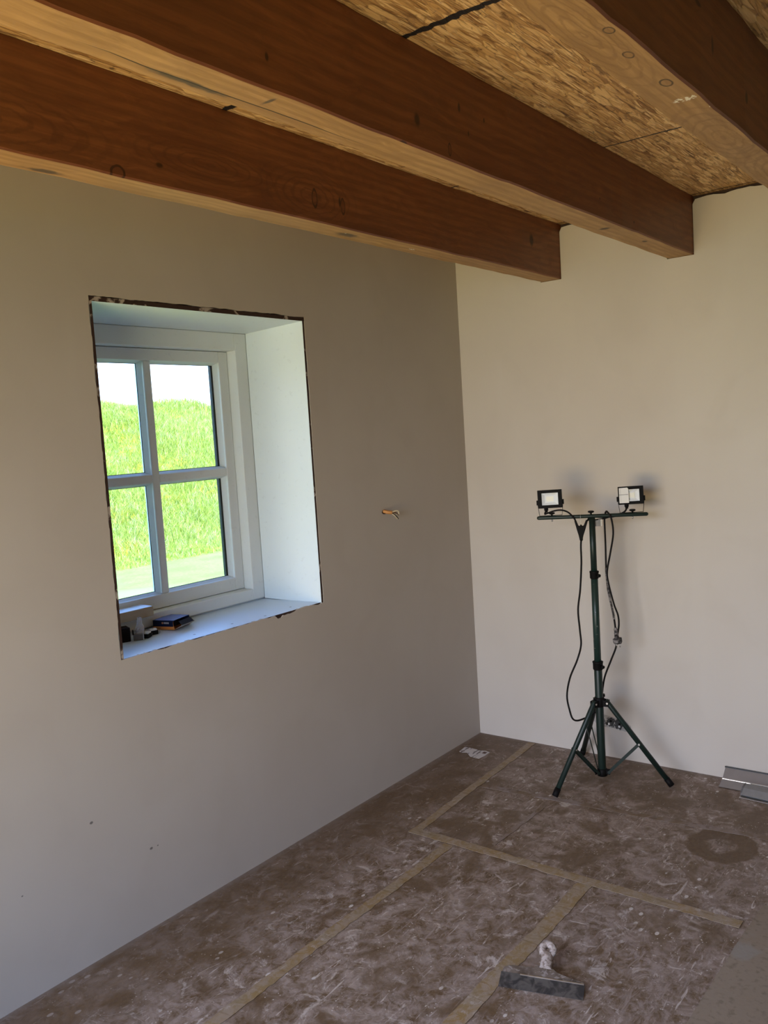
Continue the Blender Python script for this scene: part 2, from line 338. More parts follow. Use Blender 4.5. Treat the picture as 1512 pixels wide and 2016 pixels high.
beams = {'A': (-.5358, -.4392, 2.1253), 'B': (-1.1084, -1.0036, 2.1318), 'C': (-1.6915, -1.5982, 2.1151)}
def wall_back():
    rnd = random.Random(3); bm = bmesh.new(); top = 2.346; poly = [(YR, 0), (0, 0)]
    cur = (0, top); g = .0015
    for k in 'ABC':
        yS, yU, zb = beams[k]; poly += jag(cur, (yU + g, top), max(4, int(abs(cur[0]-yU)/.022)), .0028, rnd)
        poly += [(yU + g, top-.006), (yU + g, zb - g), (yS - g, zb - g), (yS - g, top - .022)]; cur = (yS - .012, top - .004)
    poly += jag(cur, (YR, top), 110, .0028, rnd) + [(YR, top)]
    vs = [bm.verts.new((0, a, b)) for a, b in poly]
    bmesh.ops.triangle_fill(bm, edges=[bm.edges.new((vs[i], vs[(i+1) % len(vs)])) for i in range(len(vs))], use_beauty=True)
    ex = bmesh.ops.extrude_face_region(bm, geom=list(bm.faces)); bmesh.ops.translate(bm, verts=[v for v in ex['geom'] if isinstance(v, bmesh.types.BMVert)], vec=(.019, 0, 0))
    box(bm, .02, .3, YR - .3, .012, -.06, 2.358, 1)
    tag(link('wall_back', bm, [PLASTER, BRICK]), kind='structure')
wall_back()
HX0, HX1, HZ0, HZ1 = -2.0185, -1.088, .8668, 1.957
def wall_left():
    rnd = random.Random(11); bm = bmesh.new()
    outer = [(XR, 0), (0, 0), (0, 2.352), (XR, 2.352)]
    rim = jag((HX0, HZ0), (HX1, HZ0), 70, .0022, rnd) + jag((HX1, HZ0), (HX1, HZ1), 80, .0016, rnd) + jag((HX1, HZ1), (HX0, HZ1), 70, .0017, rnd) + jag((HX0, HZ1), (HX0, HZ0), 80, .0016, rnd)
    # a few chips broken out of the plaster under the sill
    rim = [(a, b - (.013 if -1.345 < a < -1.318 and b < .9 else .007 if -1.318 < a < -1.24 and b < .9 else .005 if -1.13 < a < -1.10 and b < .9 else 0)) for a, b in rim]
    eds = []
    for loop in (outer, rim):
        vs = [bm.verts.new((a, 0, b)) for a, b in loop]; eds += [bm.edges.new((vs[i], vs[(i+1) % len(vs)])) for i in range(len(vs))]
    r = bmesh.ops.triangle_fill(bm, edges=eds, use_beauty=True)
    faces = [f for f in bm.faces if not (HX0+.01 < f.calc_center_median().x < HX1-.01 and HZ0+.015 < f.calc_center_median().z < HZ1-.01)]
    bmesh.ops.delete(bm, geom=[f for f in bm.faces if f not in faces], context='FACES_ONLY')
    ex = bmesh.ops.extrude_face_region(bm, geom=list(bm.faces)); bmesh.ops.translate(bm, verts=[v for v in ex['geom'] if isinstance(v, bmesh.types.BMVert)], vec=(0, .009, 0))
    y0, y1 = .009, .33
    X0, X1, Z0, Z1 = -2.075, -1.085, .84, 1.962
    box(bm, XR-.3, X0, y0, y1, -.06, 2.358, 1); box(bm, X1, .3, y0, y1, -.06, 2.358, 1); box(bm, X0, X1, y0, y1, -.06, Z0, 1); box(bm, X0, X1, y0, y1, Z1, 2.358, 1)
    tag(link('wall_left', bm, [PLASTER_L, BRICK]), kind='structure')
wall_left()
bm = bmesh.new(); box(bm, XR-.3, .3, YR-.3, YR, -.06, 2.358); tag(link('wall_right', bm, BRICK), kind='structure')
bm = bmesh.new(); box(bm, XR-.2, XR, YR, -2.3, 0, 2.358); box(bm, XR-.2, XR, -.12, 0, 0, 2.358); box(bm, XR-.2, XR, -2.3, -.12, 2.15, 2.358); tag(link('wall_rear', bm, BRICK), kind='structure')

# reveal boards (white faces, raw brown front edges)
def reveal():
    y1 = .2356; t = .012
    L0, L1 = -2.008, -2.045; R0, R1 = -1.099, -1.1705; T0, T1 = 1.941, 1.9166; B0, B1 = .8677, .8872
    def board(name, A, Bk, C_, D, off, mats):
        # A,Bk front edge points, C_,D back edge points (visible face); off = thickness vector
        bm = bmesh.new(); P = [Vector(A), Vector(Bk), Vector(C_), Vector(D)]; o = Vector(off)
        hexa(bm, P + [p + o for p in P]); bm.faces.ensure_lookup_table()
        for f in bm.faces:
            c = f.calc_center_median()
            if c.y < .0045: f.material_index = 1
        return tag(link(name, bm, mats), kind='structure')
    board('trim_1', (L0-.012, .001, T0), (R0+.012, .001, T0), (R1+.004, y1, T1), (L1-.012, y1, T1), (0, 0, t+.002), [REVEAL, EDGE])
    board('trim_2', (R0, .001, B0-.004), (R0, .001, T0), (R1, y1, T1), (R1, y1, B1-.004), (.0095, 0, 0), [REVEAL, EDGE])
    board('trim_3', (L0, .001, B0-.004), (L0, .001, T0), (L1, y1, T1), (L1, y1, B1-.004), (-.0095, 0, 0), [REVEAL, EDGE])
    board('trim_4', (L0-.010, .004, B0), (R0+.008, .004, B0), (R1+.010, y1+.02, B1-.006), (L1-.012, y1+.02, B1-.006), (0, 0, -.014), [SILLM, EDGE])
reveal()
# window
def window():
    w = empty('window_1', (-1.61, .28, .887)); w['kind'] = 'structure'
    def part(name, bm, m, parent=w, **k):
        o = link(name, bm, m, None, **k); o.parent = parent; o.matrix_parent_inverse = Matrix.Translation(-Vector((-1.61, .28, .887))); return o
    X0, X1, Z0, Z1 = -2.05, -1.1705, .8872, 1.9166; x0, x1, z0, z1 = -1.99, -1.2298, .9302, 1.8514
    def ring(bm, X0, X1, Z0, Z1, x0, x1, z0, z1, ya, yb):
        box(bm, X0, x0, ya, yb, Z0, Z1); box(bm, x1, X1, ya, yb, Z0, Z1); box(bm, x0, x1, ya, yb, Z0, z0); box(bm, x0, x1, ya, yb, z1, Z1)
    bm = bmesh.new(); ring(bm, X0, X1, Z0, Z1, x0, x1, z0, z1, .2356, .36); box(bm, X0-.02, X1+.05, .25, .36, Z0-.045, Z0); box(bm, X0-.02, X1+.05, .25, .36, Z1, Z1+.045); box(bm, X1, X1+.05, .25, .36, Z0, Z1); part('window_frame', bm, FRAMEM, bevel=.0025)
    gx0, gx1, gz0, gz1 = -1.946, -1.2758, .9808, 1.8075; e = .0015
    bm = bmesh.new(); ring(bm, x0+e, x1-e, z0+e, z1-e, gx0, gx1, gz0, gz1, .2819, .345); part('sash', bm, FRAMEM, bevel=.003)
    mx0, mx1, mz0, mz1 = -1.6269, -1.5949, 1.3764, 1.408
    bm = bmesh.new(); box(bm, mx0, mx1, .2825, .335, gz0, gz1); part('muntin', bm, FRAMEM, bevel=.004)
    bm = bmesh.new(); box(bm, gx0, mx0, .2830, .334, mz0, mz1); box(bm, mx1, gx1, .2830, .334, mz0, mz1); part('muntin', bm, FRAMEM, bevel=.004)
    # sloped glazing beads and black gaskets round each pane (wider at far right, painting in sash shadow), glass
    bd = bmesh.new(); gk = bmesh.new(); gl = bmesh.new()
    for (a, b) in ((gx0, mx0), (mx1, gx1)):
        for (c, d) in ((gz0, mz0), (mz1, gz1)):
            f = [(a, c), (b, c), (b, d), (a, d)]; q = .0075; g = [(a+q, c+q), (b-q, c+q), (b-q, d-q), (a+q, d-q)]; q2 = .0092; q3 = .0150 if b == gx1 else q2; h = [(a+q2, c+q2), (b-q3, c+q2), (b-q3, d-q2), (a+q2, d-q2)]
            for i in range(4):
                j = (i+1) % 4; gd_ = .328 if (i == 1 and b == gx1) else .3155
                hexa(bd, [(f[i][0], .291, f[i][1]), (f[j][0], .291, f[j][1]), (g[j][0], .311, g[j][1]), (g[i][0], .311, g[i][1]), (f[i][0], .320, f[i][1]), (f[j][0], .320, f[j][1]), (g[j][0], .3135, g[j][1]), (g[i][0], .3135, g[i][1])])
                hexa(gk, [(f[i][0], .3145, f[i][1]), (f[j][0], .3145, f[j][1]), (h[j][0], .3145, h[j][1]), (h[i][0], .3145, h[i][1]), (f[i][0], gd_, f[i][1]), (f[j][0], gd_, f[j][1]), (h[j][0], gd_, h[j][1]), (h[i][0], gd_, h[i][1])])
            box(gl, a+.002, b-.002, .316, .320, c+.002, d-.002)
    part('glazing_bead', bd, FRAMEM); part('gasket_and_shade', gk, RUBBER); part('pane', gl, GLASS)
window()

# ------------------------------------------------------------------ outdoors: lawn and grassy dike
def crest(x): return 2.88 + .10*math.sin(x*.9) + .06*math.sin(x*2.3+1) + (.16 if x > 7.7 else 0) * min(1, (x-7.7)/.8)
def hillz(x, y):
    t = min(1, max(0, (y - 7.6) / 9.0)); t2 = t*t*(3-2*t); return -.12 + (crest(x) - .45) * t2
bm = bmesh.new(); box(bm, -60, 80, .36, 7.7, -.5, -.12); box(bm, -60, XR-.2, -30, .36, -.5, -.12)
tag(link('ground', bm, LAWN), kind='structure')
bm = bmesh.new(); nx, ny = 60, 26; g = [[bm.verts.new((-20 + 60*i/nx, 7.5 + 13*j/ny, hillz(-20 + 60*i/nx, 7.5 + 13*j/ny))) for j in range(ny+1)] for i in range(nx+1)]
for i in range(nx):
    for j in range(ny): bm.faces.new((g[i][j], g[i+1][j], g[i+1][j+1], g[i][j+1])).smooth = True
tag(link('hill', bm, LAWN), kind='structure')
rnd = random.Random(5); bm = bmesh.new()
def blade(x, y, z, h, w, lean):
    a = rnd.uniform(0, 6.28); c, s_ = math.cos(a)*w, math.sin(a)*w; b = rnd.uniform(0, 6.28); lx, ly = math.cos(b)*lean*h, math.sin(b)*lean*h
    v = [bm.verts.new(p) for p in ((x-c, y-s_, z), (x+c, y+s_, z), (x+c*.7+lx*.35, y+s_*.7+ly*.35, z+h*.6), (x-c*.7+lx*.35, y-s_*.7+ly*.35, z+h*.6), (x+lx, y+ly, z+h*.96))]
    bm.faces.new(v[:4]); bm.faces.new((v[3], v[2], v[4]))
for i in range(110000):
    y = 7.7 + 9.2 * rnd.random()**.9; xc = -3.57 + (y + 2.23) * .79
    x = xc + rnd.uniform(-.30, .26) * (y + 2.23) + rnd.uniform(-1.2, 1.2)
    near = min(1, (y - 7.7) / 1.2)
    clump = .5 + .5*math.sin(x*3.1 + 1.7*math.sin(y*2.3)) * math.sin(y*2.7 + x)
    blade(x, y, hillz(x, y) - .02, (.08 + .17*near) * rnd.uniform(.5, 1.2) * (.75 + .5*clump), rnd.uniform(.0035, .008), rnd.uniform(.1, .7))
for i in range(2600):
    x = rnd.gauss(11.7, .8); y = rnd.uniform(15.2, 16.6); k = max(0, 1 - abs(x - 11.7) / 2.0)
    blade(x, y, hillz(x, y) - .02, (.15 + .38*k) * rnd.uniform(.5, 1.1), rnd.uniform(.006, .014), rnd.uniform(.1, .5))
tag(link('tall_grass', bm, TALL), 'tall bright green grass covering the dike beyond the window', 'grass', kind='stuff')

# ------------------------------------------------------------------ beams
def beam(k, label, ks, ku, **kw):
    yS, yU, zb = beams[k]; L = 4.43
    rnd = random.Random(ord(k)); bm = bmesh.new(); n = 60; W_, H_ = yU - yS, 2.3575 - zb; rings = []
    ch = .004
    for i in range(n+1):
        x = .018 - (L + .018)*i/n + (0 if i in (0, n) else rnd.uniform(-.02, .02)); dy, dz = rnd.uniform(-.0014, .0014), rnd.uniform(-.0014, .0014); dw = rnd.uniform(-.0014, .0014)
        if i < 2: dy = dz = dw = 0
        P = [(dy, ch+dz), (ch+dy, dz), (W_-ch*1.2+dw, dz), (W_+dw, ch*1.3+dz), (W_+dw, H_), (dy, H_)]
        rings.append([bm.verts.new((x, a, b)) for a, b in P])
    for a, b in zip(rings, rings[1:]):
        for j in range(6):
            q = (j+1) % 6; f = bm.faces.new((a[j], a[q], b[q], b[j])); f.material_index = 1 if j in (1,) else 0
    bm.faces.new(rings[0]); bm.faces.new(rings[-1])
    seed = ord(k) - 60
    m1 = wood('stained_timber_side', True, knots=ks, seed=seed, pale=kw.get('ps', ())); m2 = wood('bare_timber_underside', False, knots=ku, seed=seed+3, dark=kw.get('dark', ()), cracks=kw.get('cracks', ()), pale=kw.get('pale', ()), tone=kw.get('tone', 1))
    o = link('ceiling_beam', bm, [m1, m2], loc=(0, yS, zb)); tag(o, label, 'beam', 'timber beams under the ceiling boards'); return o
beam('A', 'brown timber ceiling beam nearest the window wall, lowest in the photo', [(-1.602, .067, .011, .024, 'ring'), (-1.474, .064, .009, .022, 'ring'), (-1.488, .075, .005, .018, 'k'), (-2.282, .007, .018, .016, 'ring'), (-2.16, .048, .012, .007, 'k'), (-2.8, .12, .03, .02, 'k'), (-.26, .13, .018, .028, 'k'), (-2.0, .08, .09, .02, 'grain'), (-1.62, .07, .07, .03, 'grain'), (-2.65, .06, .14, .03, 'grain')], [],
     dark=((-2.42, .075, .05, .014), (-1.40, .05, .06, .02)), pale=((-1.42, .04, .006, .004), (-1.05, .05, .02, .006), (-2.67, .03, .006, .006)))
beam('B', 'brown timber ceiling beam in the middle, with a long crack underneath', [(-2.369, .058, .005, .009, 'k'), (-1.718, .132, .006, .013, 'k'), (-1.60, .13, .004, .007, 'k'), (-1.769, .023, .006, .014, 'ring'), (-1.951, -.02, .02, .02, 'ring'), (-1.9, .06, .012, .016, 'k'), (-.62, .03, .005, .005, 'k'), (-1.68, .08, .004, .007, 'k'), (-.9, .06, .004, .004, 'k')], [(-.75, .05, .015, .02, 'k'), (-.42, .04, .02, .01, 'k')],
     dark=((-2.50, .075, .10, .010), (-2.33, .04, .006, .025)), cracks=((-2.75, -1.95, .070, .0022),))
beam('C', 'brown timber ceiling beam at top right, flecked with white plaster', [(-1.69, .12, .008, .02, 'k'), (-1.45, .08, .012, .016, 'k'), (-1.78, .17, .02, .006, 'k'), (-1.2, .10, .04, .02, 'grain')], [(-2.178, .018, .013, .008, 'ring'), (-2.063, .032, .015, .008, 'ring'), (-1.89, .028, .019, .010, 'ring'), (-2.2, .055, .12, .018, 'grain'), (-1.47, .045, .10, .03, 'grain'), (-1.05, .02, .12, .03, 'grain')],
     pale=((-1.778, .030, .014, .024), (-1.70, .004, .008, .003)), tone=.92)

# ------------------------------------------------------------------ floor things
def tape(pts, w, label, mat=TAPE, z=.0006, h=.0011):
    """tape strip from a to b on the floor"""
    (ax, ay), (bx, by) = pts; L = math.hypot(bx-ax, by-ay); tx, ty = (bx-ax)/L, (by-ay)/L; nx, ny = -ty, tx; n = max(6, int(L/.02)); rnd = random.Random(int(L*1000)+int(ay*900))
    bm = bmesh.new(); top = []; bot = []
    for i in range(n+1):
        t = L*i/n; a = w/2 + rnd.uniform(-.0022, .0022) + (rnd.uniform(-.006, .002) if rnd.random() < .15 else 0); b = w/2 + rnd.uniform(-.0022, .0022) + (rnd.uniform(-.006, .002) if rnd.random() < .15 else 0); d = .002*math.sin(t*7)
        zz = h + rnd.uniform(0, .0006)
        top.append([bm.verts.new((tx*t+nx*(s_+d), ty*t+ny*(s_+d), zz)) for s_ in (-a, 0, b)]); bot.append([bm.verts.new((tx*t+nx*(s_+d), ty*t+ny*(s_+d), 0.0)) for s_ in (-a, b)])
    for i in range(n):
        A, B, C, D = top[i], top[i+1], bot[i], bot[i+1]
        bm.faces.new((A[0], A[1], B[1], B[0])); bm.faces.new((A[1], A[2], B[2], B[1])); bm.faces.new((A[0], B[0], D[0], C[0])); bm.faces.new((A[2], C[1], D[1], B[2]))
    for e in (0, n): bm.faces.new((top[e][0], top[e][1], top[e][2], bot[e][1], bot[e][0]))
    # shader coordinates should differ per strip: object origin at the strip's start
    return tag(link('tape_strip', bm, mat, loc=(ax, ay, z)), label, 'tape', 'strips of masking tape on the floor covering')
tape(((-.012, -.290), (-1.045, -.338)), .036, 'yellowish masking tape strip running from back wall past the small white label')
tape(((-1.035, -.318), (-1.052, -1.52)), .042, 'masking tape strip crossing the floor to the grey board corner', z=.0014)
tape(((-1.062, -.505), (-3.6, -.511)), .040, 'long masking tape strip on floor running under the window wall side')
tape(((-1.072, -1.036), (-2.9, -1.046)), .052, 'wide masking tape strip passing left of the putty knife')
tape(((-.553, -.34), (-.46, -1.47)), .030, 'faint plastered-over tape strip passing under the tripod foot', TAPE2)
tape(((-.62, -.655), (-.98, -.645)), .016, 'faint short tape remnant in front of the tripod', TAPE2)
bm = bmesh.new(); prism(bm, [(-.913, -1.548), (-.93, -3.6), (-3.2, -3.6), (-3.2, -1.50), (-2.0, -1.517), (-1.4, -1.530), (-1.1, -1.538)], 'z', 0, .004); tag(link('floor_board', bm, BOARD, loc=(0, 0, .0008)), 'flat greyish board lying at the bottom right corner', 'board')
# printed label sheet
s = NT('printed_label'); x, y, z = s.sep()
c = s.mix(s.noise(30, 4), (.50, .47, .46), (.62, .58, .57))
bars = s.mt('MULTIPLY', s.mr(s.mt('SINE', s.mt('MULTIPLY', s.mt('ADD', y, s.mt('MULTIPLY', s.noise(14, 2), .012)), 330)), .35, .6), s.mr(s.noise(1, 2, v=s.map(sc=(14, 45, 1))), .48, .54))
bars = s.mt('MULTIPLY', bars, s.mr(y, -.155, -.145)); c = s.mix(s.mt('MULTIPLY', bars, .85), c, (.06, .05, .05))
c = s.mix(s.mt('MULTIPLY', s.mt('MULTIPLY', s.mr(x, -.238, -.236), s.mr(x, -.216, -.214, 1, 0)), s.mt('MULTIPLY', s.mr(y, -.168, -.166), s.mr(y, -.150, -.148, 1, 0))), c, (.10, .05, .035))
c = s.mix(s.mr(s.noise(45, 4), .6, .68, 0, .8), c, (.14, .10, .07)); s.base(c).rough(.7)
bm = bmesh.new(); prism(bm, [(-.268, -.046), (-.272, -.060), (-.262, -.085), (-.296, -.122), (-.301, -.172), (-.255, -.178), (-.210, -.176), (-.202, -.150), (-.214, -.118), (-.207, -.105), (-.203, -.06), (-.206, -.038)], 'z', 0, .0008); tag(link('label_sheet', bm, s.m, loc=(0, 0, .0006)), 'torn white printed label on the floor in the corner', 'label')

# ------------------------------------------------------------------ tripod work light
GREEN = simple('dark_green_paint', (.006, .018, .014), .45, var=.25)
BLACKP = matte('black_plastic', (.006, .0055, .0055), .6) or simple('black_plastic', (.006, .0055, .0055), .6)
CABLE = matte('black_cable', (.010, .009, .009), .6) or simple('black_cable', (.012, .011, .011), .6)
s = NT('plaster_dusted_cable'); s.base(s.mix(s.mr(s.noise(90, 4), .45, .62), (.025, .022, .022), (.22, .20, .19))).rough(.7); DUSTY = s.m
STEEL = simple('bright_steel', (.62, .60, .57), .35, 1)
s = NT('scratched_green_paint'); s.base(s.mix(s.mr(s.noise(1, 5, 1, v=s.map(rot=(0, .9, 0), sc=(25, 25, 160))), .66, .70, 0, .8), (.012, .032, .026), (.35, .35, .33))).rough(.4); GREEN2 = s.m
T = empty('tripod_work_light', (-.258, -.750, 0), math.atan2(-.907, .42)); tag(T, 'dark green tripod stand with two black floodlights and hanging cables', 'work light')
def tp(name, bm, m, parent=T, label=None, **k):
    o = link(name, bm, m, parent, **k)
    if label: o['label'] = label
    return o
bm = bmesh.new(); lathe(bm, [(.0155, .028), (.0165, .03), (.0165, .49), (.0155, .492)]); tp('lower_pole', bm, GREEN)
bm = bmesh.new(); lathe(bm, [(.0142, .48), (.0142, .87)]); tp('middle_pole', bm, GREEN2)
bm = bmesh.new(); lathe(bm, [(.0125, .86), (.0125, 1.106)]); tp('upper_pole', bm, GREEN)
def collar(r, z0, z1):
    bm = bmesh.new(); lathe(bm, [(r*.9, z0), (r, z0+.004), (r, z1-.008), (r*1.06, z1-.006), (r*1.06, z1-.001), (r*.95, z1)])
    o = tp('collar', bm, BLACKP); b2 = bmesh.new(); lathe(b2, [(.0045, 0), (.0045, .012), (.007, .013), (.007, .020), (.003, .021)], n=12)
    kb = tp('clamp_screw', b2, BLACKP, o); kb.location = (r*.5, -r*.7, (z0+z1)/2); kb.rotation_euler = (math.radians(90), 0, .6)
collar(.0205, .474, .510); collar(.0178, .856, .888)
bm = bmesh.new(); lathe(bm, [(.0185, .318), (.0215, .322), (.0215, .352), (.0185, .358)])
foots = [Vector((-.192, -.203, 0)), Vector((.2716, -.065, 0)), Vector((-.080, .267, 0))]
for f in foots:
    d = f.normalized(); n_ = Vector((-d.y, d.x, 0))
    for sgn in (-1, 1): 
        a = d*.015 + n_*sgn*.0125; b = d*.040 + n_*sgn*.0125; t_ = n_*.0012
        hexa(bm, [a-t_+Vector((0,0,.322)), b-t_+Vector((0,0,.322)), b+t_+Vector((0,0,.322)), a+t_+Vector((0,0,.322)), a-t_+Vector((0,0,.350)), b-t_+Vector((0,0,.345)), b+t_+Vector((0,0,.345)), a+t_+Vector((0,0,.350))])
tp('leg_hub', bm, BLACKP)
bm = bmesh.new(); lathe(bm, [(.017, .020), (.0205, .022), (.0205, .050), (.017, .052)])
for f in foots:
    d = f.normalized(); n_ = Vector((-d.y, d.x, 0))
    for sgn in (-1, 1):
        a = d*.015 + n_*sgn*.007; b = d*.034 + n_*sgn*.007; t_ = n_*.001; z0, z1 = Vector((0,0,.030)), Vector((0,0,.048)); hexa(bm, [a-t_+z0, b-t_+z0, b+t_+z0, a+t_+z0, a-t_+z1, b-t_+z1, b+t_+z1, a+t_+z1])
tp('base_bracket', bm, BLACKP)
for i, f in enumerate(foots):
    d = f.normalized(); n_ = Vector((-d.y, d.x, 0)); top = d*.034 + Vector((0, 0, .336)); foot = f + Vector((0, 0, .011)); ax = (foot - top).normalized()
    bm = bmesh.new(); tube(bm, [top - ax*.012, top, foot - ax*.02], .0108, 14)
    lg = tp('leg', bm, GREEN)
    bm = bmesh.new(); tube(bm, [foot - ax*.034, foot - ax*.001, foot], [.0125, .0125, .010], 14); tp('rubber_foot', bm, BLACKP, lg)
    mid = top + (foot - top)*.50
    for q, sg, r_ in ((top, -1, .0042), (top, 1, .0042), (mid, -1, .0038), (mid, 1, .0038)):
        bm = bmesh.new(); a = q + n_*sg*(.0138 if q is top else .0125); tube(bm, [a, a + n_*sg*.0015], r_, 10); tp('rivet', bm, STEEL, lg)
    bm = bmesh.new(); a = d*.030 + Vector((0, 0, .040)); 
    for sg in (-1, 1):
        p0 = a + n_*sg*.0095; p1 = mid + n_*sg*.0112; u = Vector((0, 0, 1)); dr = (p1-p0).normalized(); w = dr.cross(n_).normalized()*.0048; t_ = n_*.0011
        hexa(bm, [p0-w-t_, p1-w-t_, p1+w-t_, p0+w-t_, p0-w+t_, p1-w+t_, p1+w+t_, p0+w+t_])
        tube(bm, [p0 - n_*.001, p0 + n_*.001], .0062, 10); tube(bm, [p1 - n_*.001, p1 + n_*.001], .0062, 10)
    tp('brace', bm, GREEN)
ZB = 1.1146
bm = bmesh.new(); tube(bm, [(-.221, 0, ZB), (-.218, 0, ZB), (-.214, 0, ZB), (.214, 0, ZB), (.218, 0, ZB), (.221, 0, ZB)], [.003, .0065, .0078, .0078, .0065, .003], 16); tp('crossbar', bm, GREEN)
for sx in (-.160, -.003, .160):
    bm = bmesh.new(); lathe(bm, [(.0035, ZB+.006), (.0035, ZB+.012), (.006, ZB+.013), (.0125, ZB+.016), (.0125, ZB+.0205), (.009, ZB+.022)], cx=sx, n=16); k_ = tp('wing_knob', bm, BLACKP)
    if sx != -.003: bm = bmesh.new(); lathe(bm, [(.0032, ZB-.008), (.0032, ZB-.012), (.0022, ZB-.017)], cx=sx, n=10); tp('bolt_end', bm, STEEL, k_)
# floodlights
LENSW = simple('reflector_grey', (.80, .82, .84), .35, var=.05); CHIP = simple('led_cream', (.92, .90, .80), .5, var=.03); PAPER = simple('white_sticker', (.80, .79, .76), .6, var=.03); INK = simple('black_ink', (.03, .03, .03), .6)
LG = glass_mat('lamp_glass', (.99, .99, .99))
def floodlight(sx, zc, w, h, tilt, label):
    """front faces local -Y"""
    o = bmesh.new(); hw, hh = w/2, h/2; lw, lh = w*.335, h*.33; d = .026
    # frame front ring
    box(o, -hw, -lw, -.004, .006, -hh, hh); box(o, lw, hw, -.004, .006, -hh, hh); box(o, -lw, lw, -.004, .006, -hh, -lh); box(o, -lw, lw, -.004, .006, lh, hh)
    hexa(o, [(-hw+.002, .006, -hh+.002), (hw-.002, .006, -hh+.002), (hw-.010, d, -hh+.008), (-hw+.010, d, -hh+.008), (-hw+.002, .006, hh-.002), (hw-.002, .006, hh-.002), (hw-.010, d, hh-.008), (-hw+.010, d, hh-.008)])
    for k in range(7): xx = -hw*.7 + k*hw*1.4/6; box(o, xx-.001, xx+.001, d-.002, d+.006, -hh*.7, hh*.7)
    H = tp('floodlight', o, BLACKP, label=label, bevel=.0012); H.location = (sx, 0, zc); H.rotation_euler = (math.radians(tilt), math.radians(-1.0), 0)
    # reflector: bevelled tray
    r = bmesh.new(); a = [(-lw, -lh), (lw, -lh), (lw, lh), (-lw, lh)]; b = [(q[0]*.62, q[1]*.62) for q in a]; yb = .0052
    A = [r.verts.new((p[0], -.0022, p[1])) for p in a]; B = [r.verts.new((p[0], yb, p[1])) for p in b]
    for i in range(4): r.faces.new((A[i], A[(i+1) % 4], B[(i+1) % 4], B[i]))
    r.faces.new(B); tp('reflector', r, LENSW, H)
    c_ = bmesh.new(); box(c_, -lw*.45, lw*.45, yb-.0012, yb-.0002, -lh*.42, lh*.42); tp('led_chip', c_, CHIP, H)
    g_ = bmesh.new(); box(g_, -lw, lw, -.0036, -.0028, -lh, lh); tp('lamp_glass', g_, LG, H)
    for sg in (-1, 1):
        e_ = bmesh.new(); box(e_, sg*(hw+.002) - .004, sg*(hw+.002) + .004, .002, .016, -.024, -.004); tp('pivot_lug', e_, BLACKP, H, bevel=.001)
    # U bracket of bent strip
    br = bmesh.new(); zl = (ZB + .0085) - zc
    for sg in (-1, 1): 
        x0 = sg*(hw-.004); hexa(br, [(x0-.0008, .004, zl), (x0+.0008, .004, zl), (x0+.0008, .014, zl), (x0-.0008, .014, zl), (sg*(hw+.003)-.0008, .004, -.010), (sg*(hw+.003)+.0008, .004, -.010), (sg*(hw+.003)+.0008, .014, -.010), (sg*(hw+.003)-.0008, .014, -.010)])
    box(br, -hw+.004, hw-.004, .004, .014, zl-.0008, zl+.0008); tp('bracket', br, BLACKP, H)
    gd = bmesh.new(); gx = -.018; lathe(gd, [(.0085, -hh-.010), (.0085, -hh+.004)], cx=gx, cy=.012, n=12); lathe(gd, [(.0055, -hh-.018), (.0065, -hh-.010)], cx=gx, cy=.012, n=12); tp('cable_gland', gd, BLACKP, H)
    return H
HL = floodlight(-.165, 1.192, .099, .075, -2, 'left floodlight with bare lens')
HR = floodlight(.156, 1.193, .099, .073, -2, 'right floodlight with a white sticker over part of the lens')
bm = bmesh.new(); prism(bm, [(-.0455, -.030), (-.0455, .031), (-.013, .032), (-.0085, .026), (-.0085, -.030)], 'y', -.0052, -.0044); st = tp('sticker', bm, PAPER, HR, label='white paper sticker with a dark line')
bm = bmesh.new(); box(bm, -.046, -.010, -.0056, -.0050, .003, .0045); box(bm, -.040, -.0396, -.0056, -.0050, -.026, .028); tp('sticker_line', bm, INK, HR)
def cable(name, pts, r, m=CABLE, y=0.0, **k):
    bm = bmesh.new(); tube(bm, smoothpath([(p[0], p[2] if len(p) > 2 else y, p[1]) for p in pts]), r, 8); return tp(name, bm, m, **k)
cable('lamp_cable', [(-.183, 1.142, .012), (-.188, 1.130, .004), (-.178, 1.134, -.010), (-.150, 1.143, -.012), (-.120, 1.145, -.012), (-.094, 1.135, -.012), (-.075, 1.115, -.012), (-.066, 1.100, -.010)], .0036)
cable('lamp_cable', [(.138, 1.142, .012), (.134, 1.130, .014), (.120, 1.120, .016), (.09, 1.108, .016), (.05, 1.106, .016), (.01, 1.108, .020), (-.012, 1.104, .006), (-.017, 1.098, -.010)], .0036)
# Y splitter
bm = bmesh.new(); yv = -.011
prism(bm, [(-.052, 1.020), (-.041, 1.020), (-.036, 1.040), (-.028, 1.062), (-.022, 1.082), (-.016, 1.100), (-.024, 1.101), (-.034, 1.078), (-.040, 1.076), (-.0425, 1.082), (-.047, 1.083), (-.0495, 1.076), (-.055, 1.078), (-.063, 1.101), (-.071, 1.100), (-.066, 1.080), (-.062, 1.062), (-.056, 1.040)], 'y', yv-.009, yv+.009)
sp = tp('cable_splitter', bm, BLACKP, bevel=.003, seg=3)
bm = bmesh.new(); tube(bm, [(-.045, yv, 1.016), (-.046, yv, 1.021), (-.046, yv, 1.034)], [.0055, .007, .0075], 12); tp('strain_relief', bm, BLACKP, sp)
bm = bmesh.new(); tube(bm, smoothpath([(-.0455, -.011, 1.082), (-.0455, -.010, 1.110), (-.046, -.002, 1.126), (-.0465, .009, 1.118), (-.046, .006, 1.098), (-.045, -.006, 1.083)]), .0007, 6); tp('hanging_wire', bm, STEEL)
